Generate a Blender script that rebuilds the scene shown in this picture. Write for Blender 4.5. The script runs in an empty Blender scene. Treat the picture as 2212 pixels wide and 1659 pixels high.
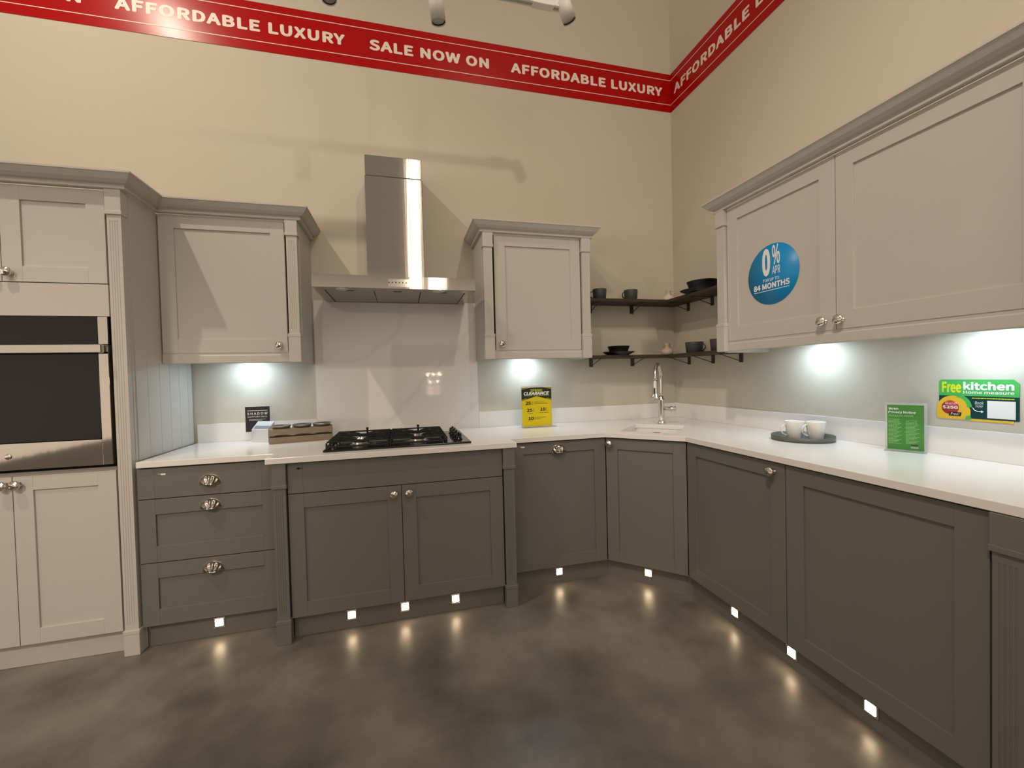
import bpy, bmesh, math, random
from mathutils import Vector, Matrix
C = bpy.context.scene.collection
PI = math.pi
# ------------------------------------------------------------------ camera
cam = bpy.data.cameras.new('camera'); co = bpy.data.objects.new('camera', cam); C.objects.link(co)
r = Vector((0.96789669, -0.250127, -0.02474838)); u = Vector((0.02928029, 0.01441309, 0.99946732)); f = Vector((0.24963706, 0.96810575, -0.02127417))
M = Matrix(((r.x, u.x, -f.x, -2.15319), (r.y, u.y, -f.y, -3.00289), (r.z, u.z, -f.z, 1.29203), (0, 0, 0, 1)))
co.matrix_world = M
cam.sensor_fit = 'HORIZONTAL'; cam.sensor_width = 36.0; cam.lens = 909.933 * 36.0 / 2212.0
cam.clip_start = 0.05; cam.clip_end = 100
bpy.context.scene.camera = co
# ------------------------------------------------------------------ world, exposure, large lights
w = bpy.data.worlds.new('world'); bpy.context.scene.world = w; w.use_nodes = True
bg = w.node_tree.nodes['Background']; bg.inputs[1].default_value = 1.0
_tc = w.node_tree.nodes.new('ShaderNodeTexCoord'); _sp = w.node_tree.nodes.new('ShaderNodeSeparateXYZ'); _rp = w.node_tree.nodes.new('ShaderNodeValToRGB')
w.node_tree.links.new(_tc.outputs['Generated'], _sp.inputs[0]); w.node_tree.links.new(_sp.outputs['Z'], _rp.inputs[0]); w.node_tree.links.new(_rp.outputs[0], bg.inputs[0])
WC = (1.0, 0.82, 0.66)
for _p, _k in ((0.0, 1.14), (0.14, 0.92), (0.24, 0.34), (1.0, 0.34)):
    _e = _rp.color_ramp.elements[0] if _p == 0 else (_rp.color_ramp.elements[-1] if _p == 1.0 else _rp.color_ramp.elements.new(_p)); _e.position = _p; _e.color = tuple(c * _k for c in WC) + (1,)
vs = bpy.context.scene.view_settings
vs.view_transform = 'Standard'; vs.look = 'None'; vs.gamma = 1; vs.exposure = 0.11; vs.use_curve_mapping = False

def aim(o, tgt):
    d = Vector(tgt) - o.location
    o.rotation_euler = d.to_track_quat('-Z', 'Y').to_euler()
def spot(name, loc, tgt, power, col, size_deg, blend, rad):
    l = bpy.data.lights.new(name, 'SPOT'); l.energy = power; l.color = col; l.spot_size = math.radians(size_deg); l.spot_blend = blend; l.shadow_soft_size = rad
    o = bpy.data.objects.new(name, l); C.objects.link(o); o.location = loc; aim(o, tgt); return o
spot('key_spot', (-4.30, -2.0, 4.85), (-3.3, 0.0, 1.65), 200, (1, 0.86, 0.68), 92, 1.0, 0.035)
spot('rear_spot', (-0.9, -5.0, 5.85), (-1.2, 0, 1.6), 210, (1, 0.84, 0.66), 52, 1.0, 0.09)
spot('left_fill_spot', (-4.4, -5.6, 4.4), (-3.85, -.6, .55), 500, (1, 0.85, 0.68), 29, 1.0, 0.25)  # added fill to brighten the lower tall door, not a known lamp
spot('side_fill_spot', (-3.2, -3.6, 5.0), (-0.3, -1.9, 1.65), 360, (1, 0.85, 0.68), 52, 1.0, 0.10)  # added fill that lifts the right-hand doors, no such fixture known

for _x, _w, _e in ((-1.78, 0.22, 22), (-1.28, 0.34, 34)):
    al = bpy.data.lights.new('store_luminaires', 'AREA'); al.shape = 'RECTANGLE'; al.size = _w; al.size_y = 3.2; al.energy = _e; al.color = (1, 0.86, 0.68)
    ao = bpy.data.objects.new('store_luminaires', al); C.objects.link(ao); ao.location = (_x, -8.2, 4.9); aim(ao, (_x - .1, 0, 1.6))

# ------------------------------------------------------------------ materials
MATS = {}
def mat(name, col, rough=0.5, metal=0.0, var=0.03, scale=6.0, bump=0.0, bscale=200, emit=0.0, ecol=None, spec=0.5, coat=0.0, trans=0.0, aniso=0.0, stretch=None, ior=1.45):
    if name in MATS: return MATS[name]
    m = bpy.data.materials.new(name); m.use_nodes = True; nt = m.node_tree; b = nt.nodes['Principled BSDF']
    tc = nt.nodes.new('ShaderNodeTexCoord'); mp = nt.nodes.new('ShaderNodeMapping'); nt.links.new(tc.outputs['Object'], mp.inputs[0])
    if stretch: mp.inputs['Scale'].default_value = stretch
    nz = nt.nodes.new('ShaderNodeTexNoise'); nz.inputs['Scale'].default_value = scale; nz.inputs['Detail'].default_value = 5
    nt.links.new(mp.outputs[0], nz.inputs['Vector'])
    mx = nt.nodes.new('ShaderNodeMix'); mx.data_type = 'RGBA'
    mx.inputs[6].default_value = tuple(c * (1 - var) for c in col) + (1,); mx.inputs[7].default_value = tuple(min(1, c * (1 + var)) for c in col) + (1,)
    nt.links.new(nz.outputs['Fac'], mx.inputs[0]); nt.links.new(mx.outputs[2], b.inputs['Base Color'])
    b.inputs['Roughness'].default_value = rough; b.inputs['Metallic'].default_value = metal
    b.inputs['Specular IOR Level'].default_value = spec; b.inputs['Coat Weight'].default_value = coat
    b.inputs['Transmission Weight'].default_value = trans; b.inputs['IOR'].default_value = ior
    b.inputs['Anisotropic'].default_value = aniso
    if emit:
        b.inputs['Emission Color'].default_value = tuple(ecol or col) + (1,); b.inputs['Emission Strength'].default_value = emit
    if bump:
        n2 = nt.nodes.new('ShaderNodeTexNoise'); n2.inputs['Scale'].default_value = bscale; n2.inputs['Detail'].default_value = 3
        nt.links.new(mp.outputs[0], n2.inputs['Vector'])
        bp = nt.nodes.new('ShaderNodeBump'); bp.inputs['Strength'].default_value = bump; bp.inputs['Distance'].default_value = 0.002
        nt.links.new(n2.outputs['Fac'], bp.inputs['Height']); nt.links.new(bp.outputs[0], b.inputs['Normal'])
    MATS[name] = m; return m
PALE = mat('pale_grey_paint', (0.53, 0.502, 0.466), 0.42, var=0.02, bump=0.05, bscale=400)
DARK = mat('slate_grey_paint', (0.158, 0.149, 0.139), 0.42, var=0.02, bump=0.05, bscale=400)
WALL = mat('cream_wall_paint', (0.56, 0.52, 0.43), 0.85, var=0.02, scale=3, bump=0.15, bscale=300)
QUARTZ = mat('white_quartz', (0.80, 0.78, 0.75), 0.16, var=0.02, scale=4)
STEEL = mat('brushed_steel', (0.45, 0.42, 0.375), 0.05, 1.0, var=0.04, scale=3, stretch=(1, 1, 60))
if True:
    _nt = STEEL.node_tree; _b = _nt.nodes['Principled BSDF']; _tc2 = _nt.nodes.new('ShaderNodeTexCoord'); _m2 = _nt.nodes.new('ShaderNodeMapping'); _m2.inputs['Scale'].default_value = (16, 16, .25); _nt.links.new(_tc2.outputs['Object'], _m2.inputs[0])
    _n2 = _nt.nodes.new('ShaderNodeTexNoise'); _n2.inputs['Scale'].default_value = 1.0; _n2.inputs['Detail'].default_value = 4; _nt.links.new(_m2.outputs[0], _n2.inputs['Vector'])
    _bp = _nt.nodes.new('ShaderNodeBump'); _bp.inputs['Strength'].default_value = 0.13; _bp.inputs['Distance'].default_value = 0.002; _nt.links.new(_n2.outputs['Fac'], _bp.inputs['Height']); _nt.links.new(_bp.outputs[0], _b.inputs['Normal'])
CHROME = mat('brushed_nickel', (0.72, 0.68, 0.62), 0.18, 1.0, var=0.03)
OVENGLASS = mat('black_oven_glass', (0.005, 0.0045, 0.004), 0.08, var=0.1, spec=0.35)
BLACK = mat('black_enamel', (0.006, 0.006, 0.006), 0.10, var=0.1)
IRON = mat('cast_iron', (0.012, 0.012, 0.012), 0.38, var=0.2, bump=0.2)
SHADOWGAP = mat('dark_gap_shade', (0.03, 0.028, 0.024), 0.8)  # near-black colour that paints shade into the gaps around the fronts
SHELF = mat('dark_walnut', (0.050, 0.034, 0.022), 0.5, var=0.35, scale=8, stretch=(2, 14, 14), bump=0.2, bscale=60)
CROCK = mat('charcoal_stoneware', (0.055, 0.057, 0.06), 0.5, var=0.1)
CROCKB = mat('black_stoneware', (0.010, 0.011, 0.014), 0.45, var=0.1)
VASE = mat('cream_ceramic', (0.62, 0.54, 0.42), 0.5, var=0.05)
WHITE = mat('white_porcelain', (0.78, 0.77, 0.74), 0.18, var=0.02)
GREYMETAL = mat('grey_tray_metal', (0.12, 0.13, 0.12), 0.45, 0.2, var=0.15)
WHITEM = mat('white_lamp_enamel', (0.86, 0.83, 0.80), 0.4)
BRKT = mat('dark_bracket_metal', (0.085, 0.078, 0.072), 0.4, 0.5)
ACRYL = mat('clear_acrylic', (0.93, 0.95, 0.93), 0.05, trans=0.85, ior=1.3)
RED = mat('banner_red', (0.40, 0.003, 0.003), 0.24, var=0.04, spec=0.2)
CREAM = mat('banner_lettering', (0.80, 0.70, 0.62), 0.4)
BLUE = mat('sticker_blue', (0.0, 0.25, 0.58), 0.4)
YELLOW = mat('card_yellow', (0.72, 0.58, 0.0), 0.4)
DGREEN = mat('card_dark_green', (0.012, 0.03, 0.018), 0.4)
PGREEN = mat('notice_green', (0.05, 0.22, 0.03), 0.35)
LGREEN = mat('notice_pale_green', (0.25, 0.48, 0.20), 0.4)
WPRINT = mat('white_print', (0.85, 0.84, 0.82), 0.45)
BLACKP = mat('black_print', (0.015, 0.014, 0.016), 0.35)
SGREEN = mat('sticker_green', (0.07, 0.45, 0.10), 0.35)
TEAL = mat('sticker_teal', (0.0, 0.045, 0.045), 0.35)
TAPEY = mat('tape_yellow', (0.80, 0.50, 0.03), 0.35)
TAPER = mat('tape_red', (0.42, 0.03, 0.02), 0.35)
LYEL = mat('lettering_lime_yellow', (0.72, 0.80, 0.02), 0.4)
ORANGE = mat('red_rubber', (0.50, 0.05, 0.02), 0.5)
OAK = mat('weathered_oak', (0.225, 0.172, 0.118), 0.6, var=0.30, scale=7, stretch=(3, 22, 22), bump=0.3, bscale=80)
PEWTER = mat('dark_pewter', (0.36, 0.36, 0.34), 0.28, 0.9, var=0.2)
LENSW = mat('warm_led_lens', (1, 0.9, 0.7), 0.3, emit=22, ecol=(1, 0.76, 0.48))
LENSC = mat('cool_led_lens', (1, 1, 1), 0.3, emit=265, ecol=(0.66, 0.85, 1.0))
LENSO = mat('grey_lamp_lens', (0.42, 0.42, 0.40), 0.15, var=0.1)

def floor_mat():
    m = bpy.data.materials.new('mottled_concrete_vinyl'); m.use_nodes = True; nt = m.node_tree; b = nt.nodes['Principled BSDF']; L = nt.links
    tc = nt.nodes.new('ShaderNodeTexCoord')
    n1 = nt.nodes.new('ShaderNodeTexNoise'); n1.inputs['Scale'].default_value = 2.3; n1.inputs['Detail'].default_value = 6; n1.inputs['Roughness'].default_value = 0.55
    n2 = nt.nodes.new('ShaderNodeTexNoise'); n2.inputs['Scale'].default_value = 14; n2.inputs['Detail'].default_value = 5
    L.new(tc.outputs['Object'], n1.inputs['Vector']); L.new(tc.outputs['Object'], n2.inputs['Vector'])
    cr = nt.nodes.new('ShaderNodeValToRGB'); e = cr.color_ramp.elements
    e[0].position = 0.36; e[0].color = (0.120, 0.107, 0.091, 1); e[1].position = 0.66; e[1].color = (0.262, 0.238, 0.204, 1)
    L.new(n1.outputs['Fac'], cr.inputs[0])
    mx = nt.nodes.new('ShaderNodeMix'); mx.data_type = 'RGBA'; mx.blend_type = 'MULTIPLY'; mx.inputs[0].default_value = 0.35
    c2 = nt.nodes.new('ShaderNodeValToRGB'); c2.color_ramp.elements[0].color = (0.7, 0.7, 0.7, 1); c2.color_ramp.elements[0].position = 0.3; c2.color_ramp.elements[1].position = 0.7
    L.new(n2.outputs['Fac'], c2.inputs[0]); L.new(cr.outputs[0], mx.inputs[6]); L.new(c2.outputs[0], mx.inputs[7])
    # tile seams aligned with the back wall
    mp = nt.nodes.new('ShaderNodeMapping'); mp.inputs['Location'].default_value = (2.68, 0.80, 0); L.new(tc.outputs['Object'], mp.inputs[0])
    br = nt.nodes.new('ShaderNodeTexBrick'); br.inputs['Scale'].default_value = 1.0; br.inputs['Brick Width'].default_value = 0.94; br.inputs['Row Height'].default_value = 0.475
    br.inputs['Mortar Size'].default_value = 0.0016; br.inputs['Mortar Smooth'].default_value = 0.3
    br.inputs['Color1'].default_value = (1, 1, 1, 1); br.inputs['Color2'].default_value = (0.90, 0.895, 0.89, 1); br.inputs['Mortar'].default_value = (0.90, 0.89, 0.88, 1)
    L.new(mp.outputs[0], br.inputs['Vector'])
    m2 = nt.nodes.new('ShaderNodeMix'); m2.data_type = 'RGBA'; m2.blend_type = 'MULTIPLY'; m2.inputs[0].default_value = 0.8
    L.new(mx.outputs[2], m2.inputs[6]); L.new(br.outputs['Color'], m2.inputs[7]); L.new(m2.outputs[2], b.inputs['Base Color'])
    b.inputs['Roughness'].default_value = 0.36; b.inputs['Specular IOR Level'].default_value = 0.42
    n3 = nt.nodes.new('ShaderNodeTexNoise'); n3.inputs['Scale'].default_value = 90; n3.inputs['Detail'].default_value = 3; L.new(tc.outputs['Object'], n3.inputs['Vector'])
    bp = nt.nodes.new('ShaderNodeBump'); bp.inputs['Strength'].default_value = 0.2; bp.inputs['Distance'].default_value = 0.002
    L.new(n3.outputs['Fac'], bp.inputs['Height']); L.new(bp.outputs[0], b.inputs['Normal'])
    return m
def marble_mat():
    m = bpy.data.materials.new('white_veined_quartz_panel'); m.use_nodes = True; nt = m.node_tree; b = nt.nodes['Principled BSDF']; L = nt.links
    tc = nt.nodes.new('ShaderNodeTexCoord'); mp = nt.nodes.new('ShaderNodeMapping'); mp.inputs['Rotation'].default_value = (0, 0.6, 0); L.new(tc.outputs['Object'], mp.inputs[0])
    wv = nt.nodes.new('ShaderNodeTexWave'); wv.inputs['Scale'].default_value = 0.7; wv.inputs['Distortion'].default_value = 9; wv.inputs['Detail'].default_value = 4; wv.bands_direction = 'Z'
    L.new(mp.outputs[0], wv.inputs['Vector'])
    cr = nt.nodes.new('ShaderNodeValToRGB'); e = cr.color_ramp.elements; e[0].position = 0.0; e[0].color = (0.69, 0.67, 0.64, 1); e[1].position = 0.04; e[1].color = (0.74, 0.715, 0.685, 1)
    L.new(wv.outputs['Fac'], cr.inputs[0]); L.new(cr.outputs[0], b.inputs['Base Color'])
    b.inputs['Roughness'].default_value = 0.05; b.inputs['Specular IOR Level'].default_value = 0.5
    return m
FLOOR = floor_mat(); MARBLE = marble_mat()

# ------------------------------------------------------------------ mesh helpers
class MB:
    def __init__(s): s.b = bmesh.new()
    def box(s, x0, x1, y0, y1, z0, z1, bev=0.0, seg=2):
        n = s.b
        vs_ = [n.verts.new((x, y, z)) for z in (min(z0, z1), max(z0, z1)) for y in (min(y0, y1), max(y0, y1)) for x in (min(x0, x1), max(x0, x1))]
        fs = [n.faces.new([vs_[i] for i in q]) for q in ((0, 2, 3, 1), (4, 5, 7, 6), (0, 1, 5, 4), (2, 6, 7, 3), (0, 4, 6, 2), (1, 3, 7, 5))]
        if bev:
            es = list({e for q in fs for e in q.edges})
            bmesh.ops.bevel(n, geom=es, offset=bev, segments=seg, affect='EDGES', profile=0.5)
        return s
    def prism(s, pts, z0, z1, axis='z', mtx=None):
        # pts polygon (CCW) extruded along axis
        n = s.b
        def P(a, b_, c):
            v = Vector((a, b_, c)) if axis == 'z' else (Vector((a, c, b_)) if axis == 'y' else Vector((c, a, b_)))
            return (mtx @ v) if mtx else v
        lo = [n.verts.new(P(a, b_, z0)) for a, b_ in pts]; hi = [n.verts.new(P(a, b_, z1)) for a, b_ in pts]
        k = len(pts); fs = [n.faces.new(lo), n.faces.new(hi)]
        for i in range(k): fs.append(n.faces.new((lo[i], lo[(i + 1) % k], hi[(i + 1) % k], hi[i])))
        bmesh.ops.recalc_face_normals(n, faces=fs); return s
    def lathe(s, prof, seg=32, mtx=None, cap=True, smooth=True, mod=None):
        n = s.b; rings = []
        for i, (rr, z) in enumerate(prof):
            ring = []
            for k in range(seg):
                a = 2 * PI * k / seg; q = rr
                if mod: q = mod(rr, z, a, i)
                v = Vector((q * math.cos(a), q * math.sin(a), z)); ring.append(n.verts.new(mtx @ v if mtx else v))
            rings.append(ring)
        fs = []
        for a, b_ in zip(rings, rings[1:]):
            for k in range(seg): fs.append(n.faces.new((a[k], a[(k + 1) % seg], b_[(k + 1) % seg], b_[k])))
        if cap: fs.append(n.faces.new(rings[0])); fs.append(n.faces.new(rings[-1]))
        for q in fs: q.smooth = smooth
        bmesh.ops.recalc_face_normals(n, faces=fs); return s
    def tube(s, path, rad, seg=12, closed=False, smooth=True, flat=None):
        n = s.b; rings = []; P = [Vector(p) for p in path]; k = len(P)
        up = None
        for i, p in enumerate(P):
            if closed: t = (P[(i + 1) % k] - P[i - 1]).normalized()
            else: t = (P[min(i + 1, k - 1)] - P[max(i - 1, 0)]).normalized()
            if up is None: up = Vector((0, 0, 1)) if abs(t.z) < 0.9 else Vector((1, 0, 0))
            a = (up - t * up.dot(t)).normalized(); b_ = t.cross(a); up = a
            rr = rad[i] if isinstance(rad, (list, tuple)) else rad
            fa, fb = flat or (1, 1)
            rings.append([n.verts.new(p + a * rr * fa * math.cos(2 * PI * j / seg) + b_ * rr * fb * math.sin(2 * PI * j / seg)) for j in range(seg)])
        fs = []
        rr_ = list(zip(rings, rings[1:])) + ([(rings[-1], rings[0])] if closed else [])
        for a, b_ in rr_:
            for j in range(seg): fs.append(n.faces.new((a[j], a[(j + 1) % seg], b_[(j + 1) % seg], b_[j])))
        if not closed: fs.append(n.faces.new(rings[0])); fs.append(n.faces.new(rings[-1]))
        for q in fs: q.smooth = smooth
        bmesh.ops.recalc_face_normals(n, faces=fs); return s
    def sweep(s, prof, path, zsign=1):
        """profile [(out, z)] closed polygon swept along a plan polyline [(x,y)] ; 'out' is to the right of travel"""
        n = s.b; P = [Vector((a, b_)) for a, b_ in path]; k = len(P); rings = []
        for i in range(k):
            if i == 0: d = (P[1] - P[0]).normalized(); nn = Vector((d.y, -d.x)); sc = 1
            elif i == k - 1: d = (P[-1] - P[-2]).normalized(); nn = Vector((d.y, -d.x)); sc = 1
            else:
                d0 = (P[i] - P[i - 1]).normalized(); d1 = (P[i + 1] - P[i]).normalized()
                n0 = Vector((d0.y, -d0.x)); n1 = Vector((d1.y, -d1.x)); nn = (n0 + n1).normalized(); sc = 1 / nn.dot(n0)
            rings.append([n.verts.new((P[i].x + nn.x * o * sc, P[i].y + nn.y * o * sc, z)) for o, z in prof])
        m_ = len(prof); fs = []
        for a, b_ in zip(rings, rings[1:]):
            for j in range(m_): fs.append(n.faces.new((a[j], a[(j + 1) % m_], b_[(j + 1) % m_], b_[j])))
        fs.append(n.faces.new(rings[0])); fs.append(n.faces.new(rings[-1]))
        bmesh.ops.recalc_face_normals(n, faces=fs); return s
    def xf(s, mtx): bmesh.ops.transform(s.b, matrix=mtx, verts=s.b.verts); return s
    def build(s, name, m, parent=None, loc=None, rot=None):
        me = bpy.data.meshes.new(name); s.b.to_mesh(me); s.b.free(); me.materials.append(m)
        o = bpy.data.objects.new(name, me); C.objects.link(o)
        if parent: o.parent = parent
        if loc: o.location = loc
        if rot: o.rotation_euler = rot
        return o
def tag(o, label=None, cat=None, group=None, kind=None):
    if label: o['label'] = label
    if cat: o['category'] = cat
    if group: o['group'] = group
    if kind: o['kind'] = kind
    return o
def thing(name, loc, rz=0.0, label=None, cat=None, group=None):
    o = bpy.data.objects.new(name, None); C.objects.link(o); o.location = loc; o.rotation_euler = (0, 0, rz); o.empty_display_size = 0.05
    return tag(o, label, cat, group)
def kids(o): return [c for c in C.objects if c.parent == o]
def copy_tree(o, parent=None):
    c = o.copy(); C.objects.link(c)
    if parent: c.parent = parent
    for ch in kids(o): copy_tree(ch, c)
    return c
RR = -PI / 2   # right wall frame: local x -> world -y, local y -> world +x
RD = -PI / 4
FONT = None
try:
    import os
    FONT = bpy.data.fonts.load(os.path.join(bpy.utils.system_resource('DATAFILES'), 'fonts', 'Noto Sans CJK Regular.woff2'))
except Exception: FONT = None
def text(s, x, z, w_, h_, y, m, parent, name='lettering', bold=0.0, shear=0.0, thick=0.0006, rot=0.0):
    """lettering scaled into the box x..x+w_, z..z+h_ on the plane y, facing -y (local); bold = stroke growth in em"""
    cu = bpy.data.curves.new('t', 'FONT'); cu.body = s; cu.resolution_u = 3
    if FONT: cu.font = FONT
    cu.space_character = 1.05 if h_ > .06 else 1.0
    cu.shear = shear; cu.fill_mode = 'FRONT'
    to = bpy.data.objects.new('t', cu); C.objects.link(to); bpy.context.view_layer.update()
    me = bpy.data.meshes.new_from_object(to.evaluated_get(bpy.context.evaluated_depsgraph_get()))
    bpy.data.objects.remove(to); bpy.data.curves.remove(cu)
    bold = bold if h_ > .06 else bold * .55
    b = bmesh.new(); offs = [(0, 0)] + ([(bold * math.cos(PI * k / 4), bold * math.sin(PI * k / 4)) for k in range(8)] if bold else [])
    V = [v.co.copy() for v in me.vertices]; Fs = [list(p.vertices) for p in me.polygons]
    x0 = min(v.x for v in V) - bold; x1 = max(v.x for v in V) + bold; y0 = min(v.y for v in V) - bold; y1 = max(v.y for v in V) + bold
    cr, sr = math.cos(rot), math.sin(rot)
    for q, (dx, dy) in enumerate(offs):
        vs2 = []
        for v in V:
            a = (v.x + dx - x0) / (x1 - x0) * w_; c = (v.y + dy - y0) / (y1 - y0) * h_
            vs2.append(b.verts.new((x + a * cr - c * sr, y - thick * (1 - q * .07), z + a * sr + c * cr)))
        for F_ in Fs:
            try: b.faces.new([vs2[i] for i in F_])
            except ValueError: pass
    me2 = bpy.data.meshes.new(name); b.to_mesh(me2); b.free(); bpy.data.meshes.remove(me); me2.materials.append(m)
    o = bpy.data.objects.new(name, me2); C.objects.link(o); o.parent = parent; return o
def bars(x, z, ws, h_, gap, y, m, parent, name='small_print'):
    b = MB()
    for i, w_ in enumerate(ws):
        zz = z - i * (h_ + gap); xx = x; random.seed(int(w_ * 9999) + i)
        while xx < x + w_:
            l = random.uniform(0.004, 0.010) * (1 if w_ < .2 else 3); b.box(xx, min(xx + l, x + w_), y - 0.0006, y, zz, zz + h_); xx += l + 0.0015
    return b.build(name, m, parent)

# ------------------------------------------------------------------ structure
tag(MB().box(-9, 3, -12, 1.0, -0.1, 0).build('floor', FLOOR), kind='structure')
tag(MB().box(-9, 0.15, 0, 0.15, 0, 5.2).build('wall_back', WALL), kind='structure')
tag(MB().box(0, 0.15, -6.5, -0.0005, 0, 5.2).build('wall_right', WALL), kind='structure')

# ------------------------------------------------------------------ joinery builders (local: x right, y inward, z up, face at y=0)
def slab_or_shaker(x0, x1, z0, z1, st=0.072, rail=0.066, panel=True, t=0.021, yf=0.0):
    b = MB(); e = 0.0009; bt = rail if panel else 0
    b.box(x0, x0 + st, yf, yf + t, z0, z1, e); b.box(x1 - st, x1, yf, yf + t, z0, z1, e)
    if panel:
        b.box(x0 + st, x1 - st, yf + .0002, yf + t, z1 - rail, z1, e); b.box(x0 + st, x1 - st, yf + .0002, yf + t, z0, z0 + rail + .004, e)
        b.box(x0 + st - .002, x1 - st + .002, yf + 0.0085, yf + t - .001, z0 + rail, z1 - rail + .002)
    else: b.box(x0 + st, x1 - st, yf + .0003, yf + t, z0, z1, e)
    return b
KN = None
def knob(parent, x, z, y=0.0, ang=0.0):
    """ribbed swirl knob; local axis pointing to -y"""
    global KN
    if KN is None:
        prof = [(0.0095, 0.0), (0.0095, 0.002), (0.006, 0.005), (0.0055, 0.012), (0.008, 0.0155), (0.0145, 0.018), (0.0162, 0.0215), (0.0158, 0.025), (0.0135, 0.0285), (0.0095, 0.031), (0.005, 0.0325), (0.0008, 0.033)]
        b = MB(); b.lathe(prof, 28)
        for v in b.b.verts:
            if v.co.z > 0.022:
                rr = math.hypot(v.co.x, v.co.y); s_ = math.sin((v.co.x * 0.55 + v.co.y) * 330 + rr * 60)
                v.co.z += 0.0016 * s_ * min(1, rr / 0.004 + .3)
        b.xf(Matrix.Rotation(PI / 2, 4, 'X')); o = b.build('knob', CHROME, parent); KN = o.data
    else:
        o = bpy.data.objects.new('knob', KN); C.objects.link(o); o.parent = parent
    o.location = (x, y, z); o.rotation_euler = (0, ang, 0); o.scale = (1.3, 1.15, 1.3); return o
CP = None
def cup(parent, x, z, y=0.0, name='cup_handle'):
    """shell shaped cup pull with concentric ribs, open below; x,z = centre of the bottom line"""
    global CP
    if CP is None:
        b = MB(); n = b.b; A, H, D = 0.0475, 0.048, 0.028; NA, NB = 84, 14; grid = []
        for j in range(NB + 1):
            be = j / NB * PI / 2; row = []          # be 0 at the plate, 90 deg at the front lip
            for i in range(NA + 1):
                al = i / NA * PI
                rib = 1 + 0.085 * math.cos(al * 12 + be * .8) * math.sin(be * 1.7) ** 2 * math.sin(al)
                xx = A * math.cos(al) * (math.cos(be * 0.62)) * rib
                zz = H * math.sin(al) * math.cos(be) * 0.98 * rib
                yy = -0.001 - D * math.sin(be) * (0.35 + 0.65 * math.sin(al)) * rib
                row.append(n.verts.new((xx, yy, zz)))
            grid.append(row)
        for a, c in zip(grid, grid[1:]):
            for i in range(NA): q = n.faces.new((a[i], c[i], c[i + 1], a[i + 1])); q.smooth = True
        bmesh.ops.solidify(n, geom=list(n.faces), thickness=0.0015)
        # back flange
        pts = [(A * 1.08 * math.cos(k / 24 * PI), H * 1.08 * math.sin(k / 24 * PI)) for k in range(25)]
        b.prism(pts, -0.002, 0.0005, axis='y')
        bmesh.ops.recalc_face_normals(n, faces=n.faces)
        o = b.build(name, CHROME, parent); CP = o.data
    else:
        o = bpy.data.objects.new(name, CP); C.objects.link(o); o.parent = parent
    o.location = (x, y, z); return o
def pilaster(parent, x0, x1, z0, z1, top, bot, m, yf=-0.015, depth=0.04, name='pilaster', fl=4):
    """fluted pilaster with plain head and foot blocks (top, bot = block z limits)"""
    b = MB(); e = 0.0022
    b.box(x0, x1, yf - 0.006, yf + depth, top, z1, e); b.box(x0 - .002, x1 + .002, yf - 0.0075, yf + depth * .9, top - .002, top + .016, e)
    b.box(x0, x1, yf - 0.006, yf + depth, z0, bot, e); b.box(x0 - .002, x1 + .002, yf - 0.0075, yf + depth * .9, bot - .016, bot + .003, e)
    s0, s1 = x0 + 0.004, x1 - 0.004
    b.box(s0, s1, yf + 0.0015, yf + depth, bot, top)
    wd = s1 - s0; mg = 0.2 * wd; st = (wd - 2 * mg) / (2 * fl - 1)
    r0, r1 = bot + .03, top - .03
    b.box(s0 - .0001, s0 + mg, yf + 0.0001, yf + .01, r0, r1, 0.0004); b.box(s1 - mg, s1 + .0001, yf + 0.0001, yf + .01, r0, r1, 0.0004)
    for k in range(fl - 1):
        xa = s0 + mg + st * (2 * k + 1); b.box(xa, xa + st, yf + 0.0001, yf + .01, r0, r1, 0.0004)
    b.box(s0 - .0001, s1 + .0001, yf + 0.0001, yf + .01, bot, r0); b.box(s0 - .0001, s1 + .0001, yf + 0.0001, yf + .01, r1, top)
    return b.build(name, m, parent)
CORN = [(-0.012, 2.203), (0.004, 2.203), (0.010, 2.206), (0.011, 2.214), (0.006, 2.218), (0.010, 2.223), (0.022, 2.228), (0.036, 2.240), (0.047, 2.255), (0.052, 2.262), (0.056, 2.264), (0.056, 2.272), (-0.012, 2.272)]
RAIL = [(-0.018, 1.397), (-0.004, 1.397), (0.000, 1.401), (0.000, 1.438), (-0.003, 1.443), (-0.003, 1.4545), (-0.018, 1.4545)]

# ---- tall oven housing ---------------------------------------------------
T = thing('tall_oven_cabinet', (-3.406, -0.61, 0), 0, 'tall pale grey cabinet at the left housing the built-in oven', 'cabinet')
# local x: world x + 3.40 ; local y: world y + .61
b = MB(); b.box(-.875, -.862, .022, .595, .0, 2.20); b.box(-.02, -.0035, .022, .595, 0, 2.20); b.box(-.862, -.02, .575, .595, .1, 2.2); b.box(-.862, -.02, .022, .575, 2.18, 2.2)
b.box(-.862, -.02, .022, .575, .11, .13); b.box(-.862, -.02, .03, .575, .88, .902); b.box(-.862, -.02, .03, .575, 1.64, 1.66); b.build('carcass', PALE, T)
MB().box(-.078, -.066, .012, .03, .117, 2.2).build('shadow_strip', SHADOWGAP, T)  # dark strip standing in for the shade between door and pilaster
def D(parent, x0, x1, z0, z1, m, name='door', **k):
    return slab_or_shaker(x0, x1, z0, z1, **k).build(name, m, parent)
d = D(T, -.4635, -.076, 1.767, 2.2, PALE); knob(d, -.434, 1.806)
d = D(T, -.855, -.4665, 1.767, 2.2, PALE); knob(d, -.494, 1.806)
d = D(T, -.4635, -.076, .117, .889, PALE); knob(d, -.441, .853)
d = D(T, -.855, -.4665, .117, .889, PALE); knob(d, -.489, .853)
MB().box(-.855, -.074, 0, .02, 1.614, 1.763, .0009).build('filler_panel', PALE, T)
pilaster(T, -.066, -.002, 0.0, 2.203, 2.088, .118, PALE, yf=-.012, depth=.05)
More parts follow.
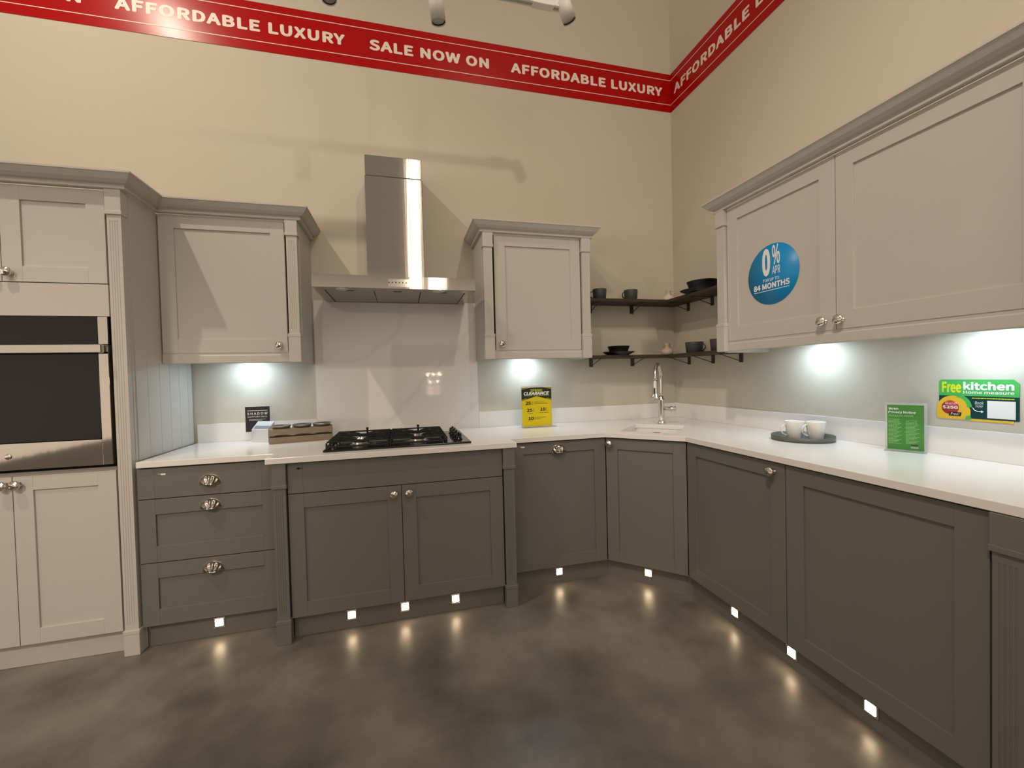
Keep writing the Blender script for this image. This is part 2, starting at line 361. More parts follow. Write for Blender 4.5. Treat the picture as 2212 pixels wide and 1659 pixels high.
MB().box(-.86, -.066, .042, .058, 0, .112, .001).build('plinth', PALE, T)
# grooved panelling on the exposed side above the worktop
b = MB(); ys = [.0395, .135, .243, .343, .445, .540, .596]
for a, c in zip(ys, ys[1:]): b.box(-.0036, 0, a + .0009, c - .0009, .921, 1.4, .0007)
b.build('tongue_and_groove_panel', PALE, T)
b = MB(); b.box(-.0036, 0, .0395, .595, 1.4003, 2.2); b.build('upper_side_panel', PALE, T)
MB().box(-.0036, 0, .0395, .595, 0.001, .889).build('lower_side_panel', PALE, T)
# the sweep runs left to right so 'out' (right of travel) faces the room

# ---- built-in oven -------------------------------------------------------
O = thing('built_in_oven', (-3.865, -0.61, .92), 0, 'black glass and steel oven built into the tall cabinet', 'oven')
MB().box(-.37, .37, .02, .54, .0, .70, .003).build('oven_body', SHADOWGAP, O)
b = MB(); b.box(-.338, .338, -.004, .018, .564, .692, .001); b.build('control_panel', OVENGLASS, O)
MB().box(.340, .378, -.005, .018, .563, .692, .001).build('control_trim', STEEL, O); MB().box(-.378, -.340, -.005, .018, .563, .692, .001).build('control_trim', STEEL, O)
b = MB(); b.box(-.341, .341, -.012, .01, .122, .545, .001); b.build('door_glass', OVENGLASS, O)
b = MB(); b.box(.343, .382, -.014, .014, 0, .560, .0015); b.box(-.382, -.343, -.014, .014, 0, .560, .0015); b.box(-.343, .343, -.014, .014, 0, .120, .001); b.build('door_frame', STEEL, O)
b = MB(); b.box(-.382, .382, -.062, -.040, .520, .560, .003); b.box(.352, .378, -.042, -.01, .526, .554, .002); b.box(-.378, -.352, -.042, -.01, .526, .554, .002); b.build('handle', STEEL, O)
MB().lathe([(.0125, 0), (.0125, .002), (.0095, .0035), (.0005, .0036)], 28, Matrix.Translation((-.005, -.014, .062)) @ Matrix.Rotation(PI / 2, 4, 'X')).build('badge', CHROME, O)

# ---- wall cabinets --------------------------------------------------------
def wall_cab(loc, rz, cx, x_door, label, pil=(), ends=(), hinge='l', kx=None, light=True, corn=None, side='l'):
    K = thing('wall_cabinet', loc, rz, label, 'cabinet', 'pale grey wall cabinets')
    x0, x1 = cx
    b = MB(); b.box(x0 + .0, x0 + .018, .022, .338, 1.45, 2.2); b.box(x1 - .018, x1, .022, .338, 1.45, 2.2)
    b.box(x0 + .018, x1 - .018, .0225, .3375, 1.4505, 1.468); b.box(x0 + .018, x1 - .018, .0225, .3375, 2.182, 2.1995); b.box(x0 + .018, x1 - .018, .325, .337, 1.468, 2.182); b.build('carcass', PALE, K)
    d = D(K, x_door[0], x_door[1], 1.4545, 2.2005, PALE, st=.072, rail=.072); knob(d, kx, 1.4945, ang=.3)
    return K
# left: x -3.402 .. -2.714
K = wall_cab((-3.402, -.3393, 0), 0, (.002, .669), (.0025, .614), 'pale grey wall cabinet between the tall cabinet and the extractor hood', kx=.575)
pilaster(K, .624, .688, 1.397, 2.203, 2.116, 1.556, PALE, yf=-.020, depth=.05)
MB().box(.670, .6875, .0305, .3385, 1.397, 2.203, .001).build('end_panel', PALE, K)
MB().sweep([(o, z) for o, z in RAIL], [(.0, .0), (.622, .0)]).build('light_rail', PALE, K)
R_ = thing('cornice_moulding', (0, 0, 0), 0, 'pale grey cornice moulding stepping from the tall cabinet to the left wall cabinet', 'moulding')
MB().sweep(CORN, [(-4.283, -.622), (-3.398, -.622), (-3.398, -.3513), (-2.706, -.3513), (-2.706, -.001)]).build('moulding', PALE, R_)
# centre: x -1.6425 .. -.9036
K = wall_cab((-1.6425, -.3393, 0), 0, (.019, .720), (.0775, .6715), 'pale grey wall cabinet to the right of the extractor hood, beside the corner shelves', kx=.115)
pilaster(K, .0, .066, 1.397, 2.203, 2.112, 1.556, PALE, yf=-.020, depth=.05); pilaster(K, .6755, .739, 1.397, 2.203, 2.112, 1.556, PALE, yf=-.020, depth=.05)
MB().box(.0005, .018, .0305, .3385, 1.397, 2.203, .001).build('end_panel', PALE, K); MB().box(.721, .7385, .0305, .3385, 1.393, 2.203, .001).build('end_panel', PALE, K)
MB().sweep(RAIL, [(.068, 0), (.674, 0)]).build('light_rail', PALE, K)
MB().sweep(CORN, [(-.008, .3385), (-.008, -.012), (.747, -.012), (.747, .3385)]).build('cornice', PALE, K)
# right run (local x = -world y)
K = wall_cab((-.3393, -.905, 0), RR, (.021, .6835), (.064, .6835), 'pale grey wall cabinet on the right wall with a round blue sticker', kx=.635)
pilaster(K, .0, .062, 1.397, 2.203, 2.116, 1.556, PALE, yf=-.020, depth=.05)
MB().box(.0005, .02, .0305, .3385, 1.391, 2.203, .001).build('end_panel', PALE, K)
K = wall_cab((-.3393, -1.5905, 0), RR, (.0, .683), (.0015, .636), 'pale grey wall cabinet at the far right, wider door, half out of frame', kx=.025)
pilaster(K, .640, .704, 1.397, 2.203, 2.116, 1.556, PALE, yf=-.020, depth=.05)
MB().box(.684, .7035, .0305, .3385, 1.393, 2.203, .001).build('end_panel', PALE, K)
R_ = thing('cornice_moulding', (-.3393, -.905, 0), RR, 'long pale grey cornice moulding along the top of the right-hand wall cabinets', 'moulding')
MB().sweep(CORN, [(-.008, .3385), (-.008, -.012), (1.40, -.012), (1.40, .3385)]).build('moulding', PALE, R_)
R_ = thing('light_rail_moulding', (-.3393, -.905, 0), RR, 'pale grey light rail under the two right-hand wall cabinets', 'moulding')
MB().sweep(RAIL, [(.064, 0.0), (1.323, 0.0)]).build('moulding', PALE, R_)

# ---- base units ------------------------------------------------------------
def carc(parent, x0, x1, dep, z1=.889):
    b = MB(); b.box(x0, x0 + .018, .022, dep, .11, z1); b.box(x1 - .018, x1, .022, dep, .11, z1); b.box(x0, x1, .022, dep, .11, .128); b.box(x0, x1, dep - .012, dep, .11, z1)
    b.box(x0 + .018, x1 - .018, .0225, .03, .128, z1 - .01); return b.build('carcass', SHADOWGAP, parent)
# drawers
U = thing('drawer_cabinet', (-3.403, -.6064, 0), 0, 'slate grey three-drawer base cabinet between the tall cabinet and the hob cabinet', 'cabinet')
carc(U, .004, .602, .59)
for z0, z1, p, hz in ((.7365, .884, False, .790), (.4255, .7325, True, .669), (.117, .4215, True, .354)):
    dd = D(U, .001, .604, z0, z1, DARK, 'drawer', st=.069, rail=.074, panel=p); cup(dd, .306, hz)
MB().box(.0, .60, .040, .055, 0, .108, .001).build('plinth', DARK, U)
# hob unit
U = thing('hob_cabinet', (-2.7835, -.7342, 0), 0, 'slate grey two-door base cabinet standing forward under the hob', 'cabinet')
carc(U, .066, 1.148, .72)
MB().box(0.0005, .02, .0365, .72, 0, .889, .001).build('side_panel', DARK, U); MB().box(1.197, 1.2155, .0365, .72, 0, .889, .001).build('side_panel', DARK, U)
D(U, .0665, 1.1475, .7345, .884, DARK, 'false_drawer_front', st=.069, panel=False)
d = D(U, .0665, .604, .117, .7305, DARK, st=.070, rail=.070); knob(d, .567, .690, ang=.1)
d = D(U, .607, 1.1475, .117, .7305, DARK, st=.072, rail=.070); knob(d, .644, .692, ang=.5)
pilaster(U, 0, .064, 0, .889, .768, .118, DARK, yf=-.014, depth=.05); pilaster(U, 1.150, 1.216, 0, .889, .776, .120, DARK, yf=-.014, depth=.05)
MB().box(.066, 1.148, .040, .055, 0, .108, .001).build('plinth', DARK, U)
b = MB().box(.105, .135, .0, -.0008, .856, .859); b.box(.112, .122, .0, -.0008, .852, .863); b.build('small_scuffed_sticker', BLACKP, U)
# dishwasher
U = thing('integrated_dishwasher', (-1.5535, -.6064, 0), 0, 'slate grey dishwasher front with cup handle, right of the hob cabinet', 'dishwasher')
b = MB(); b.box(.006, .606, .024, .58, .112, .886); b.build('machine_body', SHADOWGAP, U)
d = D(U, .002, .6095, .117, .884, DARK, st=.075, rail=.066); cup(d, .298, .818)
# corner sink unit (45 degrees)
dl = math.hypot(.9416 - .6064, .9401 - .6064)
U = thing('corner_sink_cabinet', (-.9416, -.6064, 0), RD, 'slate grey angled corner base cabinet under the sink', 'cabinet')
b = MB(); b.prism([(.006, .022), (dl - .006, .022), (dl + .37, .42), (dl * .5, .83), (-.37, .42)], .11, .70); b.build('carcass', SHADOWGAP, U)
d = D(U, .0025, dl - .0025, .117, .884, DARK, st=.072, rail=.066); knob(d, .028, .853)
# right base units
U = thing('base_cabinet', (-.6064, -.9401, 0), RR, 'slate grey base cabinet with a knob, right of the corner sink cabinet', 'cabinet', 'slate grey base cabinets on the right wall')
carc(U, .004, .634, .59); d = D(U, .003, .6355, .117, .884, DARK, st=.072, rail=.066); knob(d, .580, .846)
U = thing('base_cabinet', (-.6064, -1.5785, 0), RR, 'slate grey base cabinet with a wide knobless door at the lower right', 'cabinet', 'slate grey base cabinets on the right wall')
carc(U, .002, .638, .59); D(U, .0015, .6385, .117, .884, DARK, st=.078, rail=.068)
pilaster(U, .645, .715, 0, .889, .785, .12, DARK, yf=-.012, depth=.05)
MB().box(.697, .7145, .0385, .59, 0, .889, .001).build('end_panel', DARK, U)
# continuous plinth of the L run
Q = .5664; qa = .9416 - .04 * math.tan(math.radians(22.5)); 
P_ = thing('kickboard', (0, 0, 0), 0, 'slate grey kickboard running under the dishwasher, corner and right-hand base cabinets', 'kickboard')
b = MB(); b.sweep([(0, 0), (0, .108), (-.015, .108), (-.015, 0)], [(-1.566, -Q), (-qa, -Q), (-Q, -.9401 + .04 * math.tan(math.radians(22.5))), (-Q, -2.2215)]); b.build('kickboard_panel', DARK, P_)

# ---- worktop -----------------------------------------------------------------
HB = [(-3.396, -.003), (-3.396, -.622), (-2.806, -.622), (-2.806, -.762), (-1.557, -.762), (-1.557, -.622), (-.9495, -.622), (-.622, -.9485), (-.622, -2.31), (-.003, -2.31), (-.003, -.003)]
cs, sn = math.cos(RD), math.sin(RD)
def dg(a, b_): # diag local (a along, b inward) -> world plan, origin at corner-cabinet left
    return (-.9416 + a * cs - b_ * sn, -.6064 + a * sn + b_ * cs)
ox = dl / 2
hole = [(ox - .158, .085), (ox + .150, .085), (ox + .165, .100), (ox + .165, .480), (ox + .150, .495), (ox - .158, .495), (ox - .173, .480), (ox - .173, .100)]
hole = [dg(*p) for p in hole]
bmw = bmesh.new()
def loop_edges(pts, z):
    vs_ = [bmw.verts.new((x, y, z)) for x, y in pts]; return [bmw.edges.new((vs_[i], vs_[(i + 1) % len(vs_)])) for i in range(len(vs_))]
ed = loop_edges(HB, .92) + loop_edges(hole, .92)
res = bmesh.ops.triangle_fill(bmw, edges=ed, use_beauty=True)
ex = bmesh.ops.extrude_face_region(bmw, geom=list(bmw.faces))
bmesh.ops.translate(bmw, vec=(0, 0, -.029), verts=[g for g in ex['geom'] if isinstance(g, bmesh.types.BMVert)])
bmesh.ops.recalc_face_normals(bmw, faces=bmw.faces)
bmesh.ops.dissolve_limit(bmw, angle_limit=0.01, verts=bmw.verts, edges=bmw.edges)
be = [e for e in bmw.edges if len(e.link_faces) == 2 and abs(e.link_faces[0].normal.dot(e.link_faces[1].normal)) < 0.5 and abs(e.verts[0].co.z - e.verts[1].co.z) < 1e-4]
bmesh.ops.bevel(bmw, geom=be, offset=.002, segments=2, affect='EDGES', profile=.5)
me = bpy.data.meshes.new('worktop'); bmw.to_mesh(me); me.materials.append(QUARTZ); o = bpy.data.objects.new('worktop', me); C.objects.link(o)
tag(o, 'white quartz worktop running along both walls and around the corner sink', 'worktop')
def upst(label, x0, x1, rz=0, loc=(0, 0, 0)):
    o = MB().box(x0, x1, -.0100, -.001, .9202, 1.034, .0012).build('upstand', QUARTZ, None, loc, (0, 0, rz)); return tag(o, label, 'upstand', 'white quartz upstands')
upst('white quartz upstand on the back wall left of the splash panel', -3.39, -2.709)
upst('white quartz upstand on the back wall between splash panel and corner', -1.633, -.001)
upst('white quartz upstand along the right wall', .0115, 2.31, RR)
o = MB().box(-2.7075, -1.6345, -.013, -.001, .9202, 1.812, .001).build('splash_panel', MARBLE)
tag(o, 'glossy white quartz splash panel behind the hob', 'splashback')

# ---- sink and tap ---------------------------------------------------------------
S = thing('undermount_sink', (-.9416, -.6064, 0), RD, 'white undermount sink set in the corner of the worktop', 'sink')
b = MB(); X0, X1, Y0, Y1 = ox - .186, ox + .178, .072, .508
b.box(X0, X1, Y0, Y1, .722, .734); b.box(X0, X0 + .01, Y0, Y1, .734, .8905); b.box(X1 - .01, X1, Y0, Y1, .734, .8905); b.box(X0, X1, Y0, Y0 + .01, .734, .8905); b.box(X0, X1, Y1 - .01, Y1, .734, .8905)
b.build('bowl', WHITE, S)
MB().lathe([(.030, .0), (.034, .004), (.028, .007), (.001, .007)], 24, Matrix.Translation((ox, .2, .734))).build('drain', CHROME, S)
W2 = thing('sink_plug', (dg(ox - .012, .372)[0], dg(ox - .012, .372)[1], 0), RD, 'small red-topped stopper standing in the white corner sink', 'plug')
MB().lathe([(.024, 0), (.027, .004), (.025, .008), (.001, .009)], 24, Matrix.Translation((0, .038, .868))).build('disc', ORANGE, W2)
MB().lathe([(.016, 0), (.016, .004), (.006, .008), (.005, .129), (.003, .133)], 16, Matrix.Translation((0, .038, .7345))).build('stem', CHROME, W2)
F = thing('kitchen_tap', (-.381, -.368, .92), math.radians(-45), 'tall brushed nickel pull-down tap behind the corner sink', 'tap')
# local -y points to the sink
MB().lathe([(.030, 0), (.030, .004), (.026, .012), (.0225, .022), (.0215, .030), (.0215, .165), (.0235, .168), (.0235, .172), (.018, .180), (.0145, .186), (.0145, .196), (.001, .196)], 32).build('body', CHROME, F)
path = [(0, 0, .185)] + [(0, 0, z) for z in (.22, .26, .30, .325)]
for k in range(1, 16):
    a = PI * k / 15 * 0.97; path.append((0, -.095 + .095 * math.cos(a), .325 + .095 * math.sin(a) * 1.02))
path.append((0, -.192, .300)); MB().tube(path, .0118, 16).build('spout', CHROME, F)
hd = Matrix.Translation((0, -.193, .302)) @ Matrix.Rotation(PI, 4, 'X')
sh = MB().lathe([(.0135, -.01), (.0155, -.004), (.016, .0), (.0175, .06), (.0195, .092), (.0255, .104), (.026, .112), (.0215, .118), (.001, .118)], 32, hd, mod=lambda rr, z, a, i: rr * (1 + .03 * math.cos(12 * a)) if z > .098 else rr).build('spray_head', CHROME, F)
MB().box(-.0045, .0045, -.2145, -.205, .222, .262, .004, 3).build('spray_button', BLACKP, sh)
MB().lathe([(.013, 0), (.013, .045), (.016, .052), (.019, .058), (.015, .064), (.013, .070), (.0165, .082), (.0165, .086), (.001, .087)], 24, Matrix.Translation((.012, 0, .108)) @ Matrix.Rotation(PI / 2, 4, 'Y')).build('lever', CHROME, F)

# ---- extractor hood ---------------------------------------------------------------
H = thing('extractor_hood', (-2.1705, 0, 1.80), 0, 'stainless steel chimney extractor hood above the hob', 'extractor hood')
b = MB(); b.box(-.4515, .4515, -.50, -.4985, .001, .072, .0006); b.box(-.4515, -.450, -.4985, -.001, .001, .072); b.box(.450, .4515, -.4985, -.001, .001, .072); b.box(-.4515, .4515, -.4985, -.001, .0705, .072); b.build('canopy', STEEL, H)
b = MB(); b.box(-.4515, -.40, -.498, -.001, .0, .008, .001); b.box(.40, .4515, -.498, -.001, .0, .008, .001); b.box(-.40, .40, -.498, -.43, .0, .008, .001); b.box(-.4, .4, -.03, -.001, .0, .008, .001); b.build('underside_frame', STEEL, H)
for k in range(3):
    x0 = -.40 + .2667 * k
    fl = MB().box(x0 + .002, x0 + .2647, -.428, -.032, .004, .012, .001).build('filter', mat('filter_mesh', (.42, .40, .36), .38, .9, var=.2, scale=400), H)
    MB().box(x0 + .11, x0 + .157, -.42, -.408, -.001, .004, .001).build('filter_catch', BLACKP, fl)
for x in (-.30, .235): MB().lathe([(.034, 0), (.034, .004), (.027, .006), (.001, .006)], 24, Matrix.Translation((x, -.463, -.003))).build('hood_lamp', mat('lamp_glass', (.7, .7, .66), .2, var=.05), H)
b = MB(); b.box(-.176, .170, -.272, -.001, .072, .735, .004); b.build('lower_chimney', STEEL, H)
b = MB(); b.box(-.173, .166, -.269, -.001, .735, .862, .004); b.build('upper_chimney', STEEL, H)
b = MB()
for k in range(6): b.lathe([(.0035, 0), (.0035, .0012), (.0005, .0013)], 12, Matrix.Translation((-.045 + .019 * k, -.500, .036)) @ Matrix.Rotation(PI / 2, 4, 'X'))
b.build('control_buttons', BLACKP, H)
MB().box(-.05, .075, -.5005, -.4999, .012, .056).build('control_plate', mat('polished_plate', (.55, .52, .48), .1, 1.0), H)

# ---- gas hob -------------------------------------------------------------------------
G = thing('gas_hob', (-2.179, -.430, .92), 0, 'black gas hob with cast iron grates set in the worktop', 'hob')
MB().box(-.382, .382, -.26, .25, .0006, .011, .004, 3).build('hob_plate', BLACK, G)
def grate(x0, x1):
    b = MB(); y0, y1, z = -.232, .215, .046; q = .0045
    def bar(p0, p1, rr=q): b.tube([p0, p1], rr, 6, smooth=False)
    # outer frame low and legs
    for ya in (y0, y1): bar((x0, ya, .022), (x1, ya, .022), .005)
    for xa in (x0, x1):
        bar((xa, y0, .022), (xa, y1, .022), .005)
        for ya in (y0, y0 / 2, 0, y1 / 2, y1): bar((xa, ya, .011), (xa, ya, z - .002), .005)
    xm = (x0 + x1) / 2; N = 9
    for k in range(N):
        ya = y0 + .012 + (y1 - y0 - .024) * k / (N - 1)
        cen = [y0 * .52, y1 * .52]; near = min(abs(ya - c) for c in cen)
        if near > .06: bar((x0, ya, z), (x1, ya, z))
        else:
            g = .028 + .055 * (1 - near / .06)
            b.tube([(x0, ya, z), (xm - g - .03, ya, z), (xm - g, ya, z - .006)], q, 6, smooth=False); b.tube([(x1, ya, z), (xm + g + .03, ya, z), (xm + g, ya, z - .006)], q, 6, smooth=False)
    # arching diagonals meeting over each burner
    for c in (y0 * .52, y1 * .52):
        for sx in (-1, 1):
            for sy in (-1, 1):
                b.tube([(xm + sx * (x1 - x0) * .42, c + sy * .085, z), (xm + sx * .07, c + sy * .045, z + .001), (xm + sx * .022, c + sy * .016, z - .006)], q, 6, smooth=False)
    return b.build('grate', IRON, G)
grate(-.368, -.062); grate(-.052, .248)
for x, y, rr in ((-.215, -.121, .040), (.098, -.121, .046), (-.215, .112, .034), (.098, .112, .032)):
    bu = MB().lathe([(rr + .012, .011), (rr + .012, .014), (rr, .018), (rr, .026), (rr - .004, .027)], 28, Matrix.Translation((x, y, 0)), mod=lambda r_, z, a, i: r_ * (1 + .03 * math.cos(18 * a)) if i in (2, 3) else r_).build('burner_ring', mat('burner_aluminium', (.30, .29, .27), .35, .9), G)
    MB().lathe([(rr - .006, .0265), (rr - .003, .030), (rr - .008, .034), (.001, .035)], 24, Matrix.Translation((x, y, 0))).build('burner_cap', IRON, bu)
for x in (-.215, .098):
    MB().lathe([(.006, .02), (.006, .052), (.008, .056), (.008, .064), (.001, .066)], 12, Matrix.Translation((x + .012, .232, 0))).build('rear_post', IRON, G)
for k, y in enumerate((-.155, -.060, .040, .130)):
    kb = MB().lathe([(.025, .011), (.025, .015), (.020, .018), (.021, .030), (.019, .044), (.015, .047), (.001, .048)], 24, Matrix.Translation((.322, y, 0))).build('control_knob', BLACK, G)
    MB().box(.316, .328, y - .021, y + .021, .030, .054, .002).build('knob_grip', BLACK, kb)

# ---- lights in the kickboards (all identical) ---------------------------------------------
def plinth_lamp(loc, rz, label):
    t = thing('kickboard_light', loc, rz, label, 'light', 'square kickboard lights')
    bz = MB(); bz.box(-.026, .026, -.0045, .0, -.026, .026, .004, 2); bz.build('bezel', CHROME, t)
    MB().box(-.018, .018, -.0065, -.003, -.018, .018, .003, 2).build('lens', LENSW, t)
    return t
for x, y, lab in ((-3.096, -.5665, 'square lit kickboard light under the three drawers'), (-2.447, -.6944, 'lit kickboard light under the left hob cabinet door'), (-2.179, -.6944, 'lit kickboard light below the seam between the two hob cabinet doors'),
                  (-1.909, -.6944, 'lit kickboard light under the right hob cabinet door'), (-1.253, -.5665, 'lit kickboard light under the dishwasher')):
    plinth_lamp((x, y, .070), 0, lab)
qd = dg(ox + .002, .0400); plinth_lamp((qd[0], qd[1], .070), RD, 'lit kickboard light under the angled corner sink cabinet')
for y, lab in ((-1.245, 'lit kickboard light under the first right-hand base cabinet'), (-1.566, 'lit kickboard light below the seam of the two right-hand base cabinets'), (-1.882, 'lit kickboard light at the lower right, nearest the camera')):
    plinth_lamp((-.5665, y, .069), RR, lab)
# ---- under-cabinet lights ------------------------------------------------------------------
def uc(loc, lab):
    t = thing('under_cabinet_light', loc, 0, lab, 'light', 'round under-cabinet lights')
    MB().lathe([(.034, 0), (.034, -.012), (.030, -.014), (.026, -.014), (.026, -.010), (.001, -.010)], 28).build('housing', CHROME, t)
    MB().lathe([(.025, -.0095), (.025, -.0135), (.001, -.0137)], 28).build('lens', LENSC, t)
uc((-3.075, -.12, 1.4495), 'round lit downlight under the left wall cabinet')
uc((-1.285, -.12, 1.4495), 'round lit downlight under the wall cabinet above the yellow sale card')
uc((-.12, -1.265, 1.4495), 'round lit downlight under the wall cabinet with the blue sticker')
uc((-.12, -1.935, 1.4495), 'round lit downlight under the far right wall cabinet')

# ---- corner shelves ------------------------------------------------------------------------
def shelf(z, lab, xl, yr):
    t = thing('corner_shelf', (0, 0, z), 0, lab, 'shelf', 'dark wood corner shelves')
    d_ = .20; b = MB()
    b.prism([(xl, -.001), (xl, -d_), (-d_, -d_), (-d_, yr), (-.001, yr), (-.001, -.001)], 0, .020)
    b.build('board', SHELF, t)
    def br(x, y, rz):
        q = MB(); q.box(-.016, .016, -.004, 0, -.060, -.0003, .0008); q.box(-.010, .010, -.175, -.002, -.0035, -.0003); q.tube([(0, -.004, -.053), (0, -.168, -.004)], .0028, 8)
        o = q.build('bracket', BRKT, t, (x, y, 0), (0, 0, rz)); return o
    for x in (-.745, -.388): br(x, -.001, 0)
    for y in (-.182, -.442, -.70): br(-.001, y, RR)
    return t
shelf(1.813, 'upper dark wood corner shelf holding two mugs and dark dishes', -.902, -.903)
shelf(1.399, 'lower dark wood corner shelf just above the tap', -.902, -.903)
def mug(loc, rz, m, R, Hh, lab, name='mug', taper=.88, cat='mug', group=None, hs=1.0):
    t = thing(name, loc, rz, lab, cat, group)
    rb = R * taper
    MB().lathe([(rb - .004, 0), (rb, .003), (R, Hh - .002), (R - .001, Hh), (R - .003, Hh), (R - .004, Hh - .003), (rb - .004, .006), (.001, .006)], 32, cap=False).build('cup', m, t)
    p = []
    for k in range(13):
        a = PI * k / 12; p.append((-(R * .93 - .003) - .030 * hs * math.sin(a), 0, Hh * .52 + Hh * .31 * math.cos(a)))
    MB().tube(p, .0052, 10, flat=(.7, 1.2)).build('handle', m, t)
    return t
ZU, ZL = 1.8332, 1.4192
mug((-.715, -.11, ZU), -.2, CROCK, .052, .082, 'charcoal mug on the upper shelf against the wall cabinet side')
mug((-.455, -.11, ZU), .1, CROCK, .052, .082, 'charcoal mug with handle to the left, middle of the upper shelf')
def plate(loc, R, h_, lab, name='plate', cat='plate', flare=.62):
    o = MB().lathe([(R * flare, 0), (R * flare, .003), (R * .97, h_ - .002), (R, h_), (R * .975, h_ + .001), (R * (flare - .03), .006), (.001, .006)], 40, cap=False)
    o = o.build(name, CROCKB, None, loc); return tag(o, lab, cat)
plate((-.575, -.125, ZL), .120, .026, 'black plate at the left of the lower shelf under a black bowl')
plate((-.575, -.125, ZL + .0065), .083, .062, 'black bowl resting on the plate, left of the lower shelf', 'bowl', 'bowl', .72)
plate((-.120, -.44, ZU), .118, .026, 'black plate on the upper shelf by the right wall under a large bowl')
plate((-.120, -.49, ZU + .0065), .105, .068, 'large black bowl on the upper shelf, partly behind the right wall cabinet', 'bowl', 'bowl', .78)
mug((-.105, -.375, ZL), PI / 2 + .35, CROCK, .062, .078, 'charcoal mug on the lower shelf with handle to the right, beside the cream vase')
mug((-.105, -.62, ZL), PI / 2 + .6, CROCK, .056, .080, 'charcoal mug on the lower shelf half hidden by the right wall cabinet')
def vase(loc, rz, lab):
    t = thing('ceramic_bottle_vase', loc, rz, lab, 'vase', 'small cream vases')
    MB().lathe([(.030, 0), (.042, .006), (.045, .022), (.042, .038), (.028, .050), (.016, .056), (.015, .064), (.020, .092), (.021, .094), (.017, .094), (.012, .066), (.001, .062)], 32, cap=False).build('bottle', VASE, t)
    MB().tube([(.017 + .015 * (1 - math.cos(a)), 0, .078 + .014 * math.sin(a)) for a in [2 * PI * k / 16 for k in range(16)]], .0042, 8, closed=True).build('ring_handle', VASE, t)
vase((-.110, -.085, ZU), 0, 'small cream vase with ring handle in the corner of the upper shelf')
vase((-.135, -.095, ZL), 0, 'small cream vase with ring handle in the corner of the lower shelf')

# ---- wooden block with dishes -----------------------------------------------------------------
Bx = thing('wooden_block_stand', (-2.925, -.262, .9203), math.radians(11), 'weathered two-tier oak block on the worktop left of the hob', 'wooden block')
MB().box(0, .345, 0, .120, 0, .037, .0015).build('lower_board', OAK, Bx)
bb = MB(); nn_ = 26
random.seed(4)
top = [(x / nn_ * .345, .051 - .006 * max(0, math.sin(x * .75 + .8)) - random.uniform(0, .0012)) for x in range(nn_ + 1)]
bb.prism(top + [(.345, .084), (0, .084)], 0, .120, axis='y'); bb.build('upper_board', OAK, Bx)
MB().box(.004, .341, .004, .116, .0405, .055).build('dark_core', IRON, Bx)
cx_, sx_ = math.cos(math.radians(11)), math.sin(math.radians(11))
def onb(a, b_): return (-2.925 + a * cx_ - b_ * sx_, -.262 + a * sx_ + b_ * cx_)
for k, (a, lab) in enumerate(((.062, 'left pewter dish on the oak block, nearest the black sign'), (.175, 'middle pewter dish on the oak block'), (.287, 'right pewter dish on the oak block, nearest the hob'))):
    p = onb(a, .062)
    o = MB().lathe([(.030, 0), (.048, .003), (.053, .014), (.0545, .019), (.052, .0195), (.047, .006), (.001, .004)], 36, cap=False).build('metal_dish', PEWTER, None, (p[0], p[1], 1.0046)); tag(o, lab, 'dish', 'pewter dishes on the oak block')
for a, lab in ((.1185, 'small white bead between the left and middle dishes'), (.231, 'small white bead between the middle and right dishes')):
    p = onb(a, .024); o = MB().lathe([(.002, 0), (.006, .002), (.0075, .007), (.006, .012), (.001, .014)], 16).build('white_bead', WHITE, None, (p[0], p[1], 1.0046)); tag(o, lab, 'bead', 'white beads on the oak block')

# ---- signs on the worktop ------------------------------------------------------------------------
N = thing('display_stand', (-3.058, -.120, .9203), 0, 'black card reading SHADOW SUPPORT RAIL behind a pale wedge stand on the worktop', 'sign')
MB().box(-.051, .086, .060, .062, .058, .2145, .0005).build('card', BLACKP, N)
MB().box(-.052, .087, .062, .0632, .057, .217, .0005).build('card_backing', WPRINT, N)
text('S H A D O W', -.040, .163, .114, .016, .0598, WPRINT, N, bold=.01); text('S U P P O R T  R A I L', -.038, .146, .110, .010, .0598, WPRINT, N, bold=.01)
bars(-.039, .188, (.112,), .003, .002, .0598, WPRINT, N); bars(-.030, .1335, (.094, .074), .002, .0035, .0598, WPRINT, N)
_r = Matrix.Rotation(math.radians(-27), 4, 'Z')
MB().prism([(0, 0), (.052, 0), (.052, .124), (0, .078)], 0, .118, axis='x').xf(_r).build('wedge', mat('pale_laminate', (.60, .60, .62), .35), N)
MB().prism([(.004, .083), (.022, .0989), (.022, .0979), (.004, .082)], .010, .118, axis='x').xf(_r).build('stripe', mat('blue_grey_laminate', (.20, .22, .26), .35), N)

N = thing('sale_ticket', (-1.2435, -.158, .9203), 0, 'yellow and dark green SPRING CLEARANCE ticket in a clear stand', 'sign')
MB().box(-.112, .112, -.0025, .0025, .002, .292, .0008).build('clear_holder', ACRYL, N)
MB().box(-.112, .135, -.035, .045, 0, .0025, .0008).build('clear_foot', ACRYL, N)
MB().box(-.110, .110, -.0040, -.0028, .006, .280).build('yellow_card', YELLOW, N)
MB().box(-.112, .112, -.0042, -.0026, .2805, .289).build('white_top_strip', WPRINT, N)
MB().prism([(-.110, .188), (0, .218), (.110, .188), (.110, .268), (.045, .280), (-.045, .280), (-.110, .268)], -.0044, -.0041, axis='y').build('green_header', DGREEN, N)
yb = MB(); yb.prism([(-.110, .192), (-.075, .202), (-.075, .205), (-.110, .195)], -.0048, -.0045, axis='y'); yb.prism([(.110, .192), (.110, .195), (.075, .205), (.075, .202)], -.0048, -.0045, axis='y'); yb.build('yellow_chevrons', YELLOW, N)
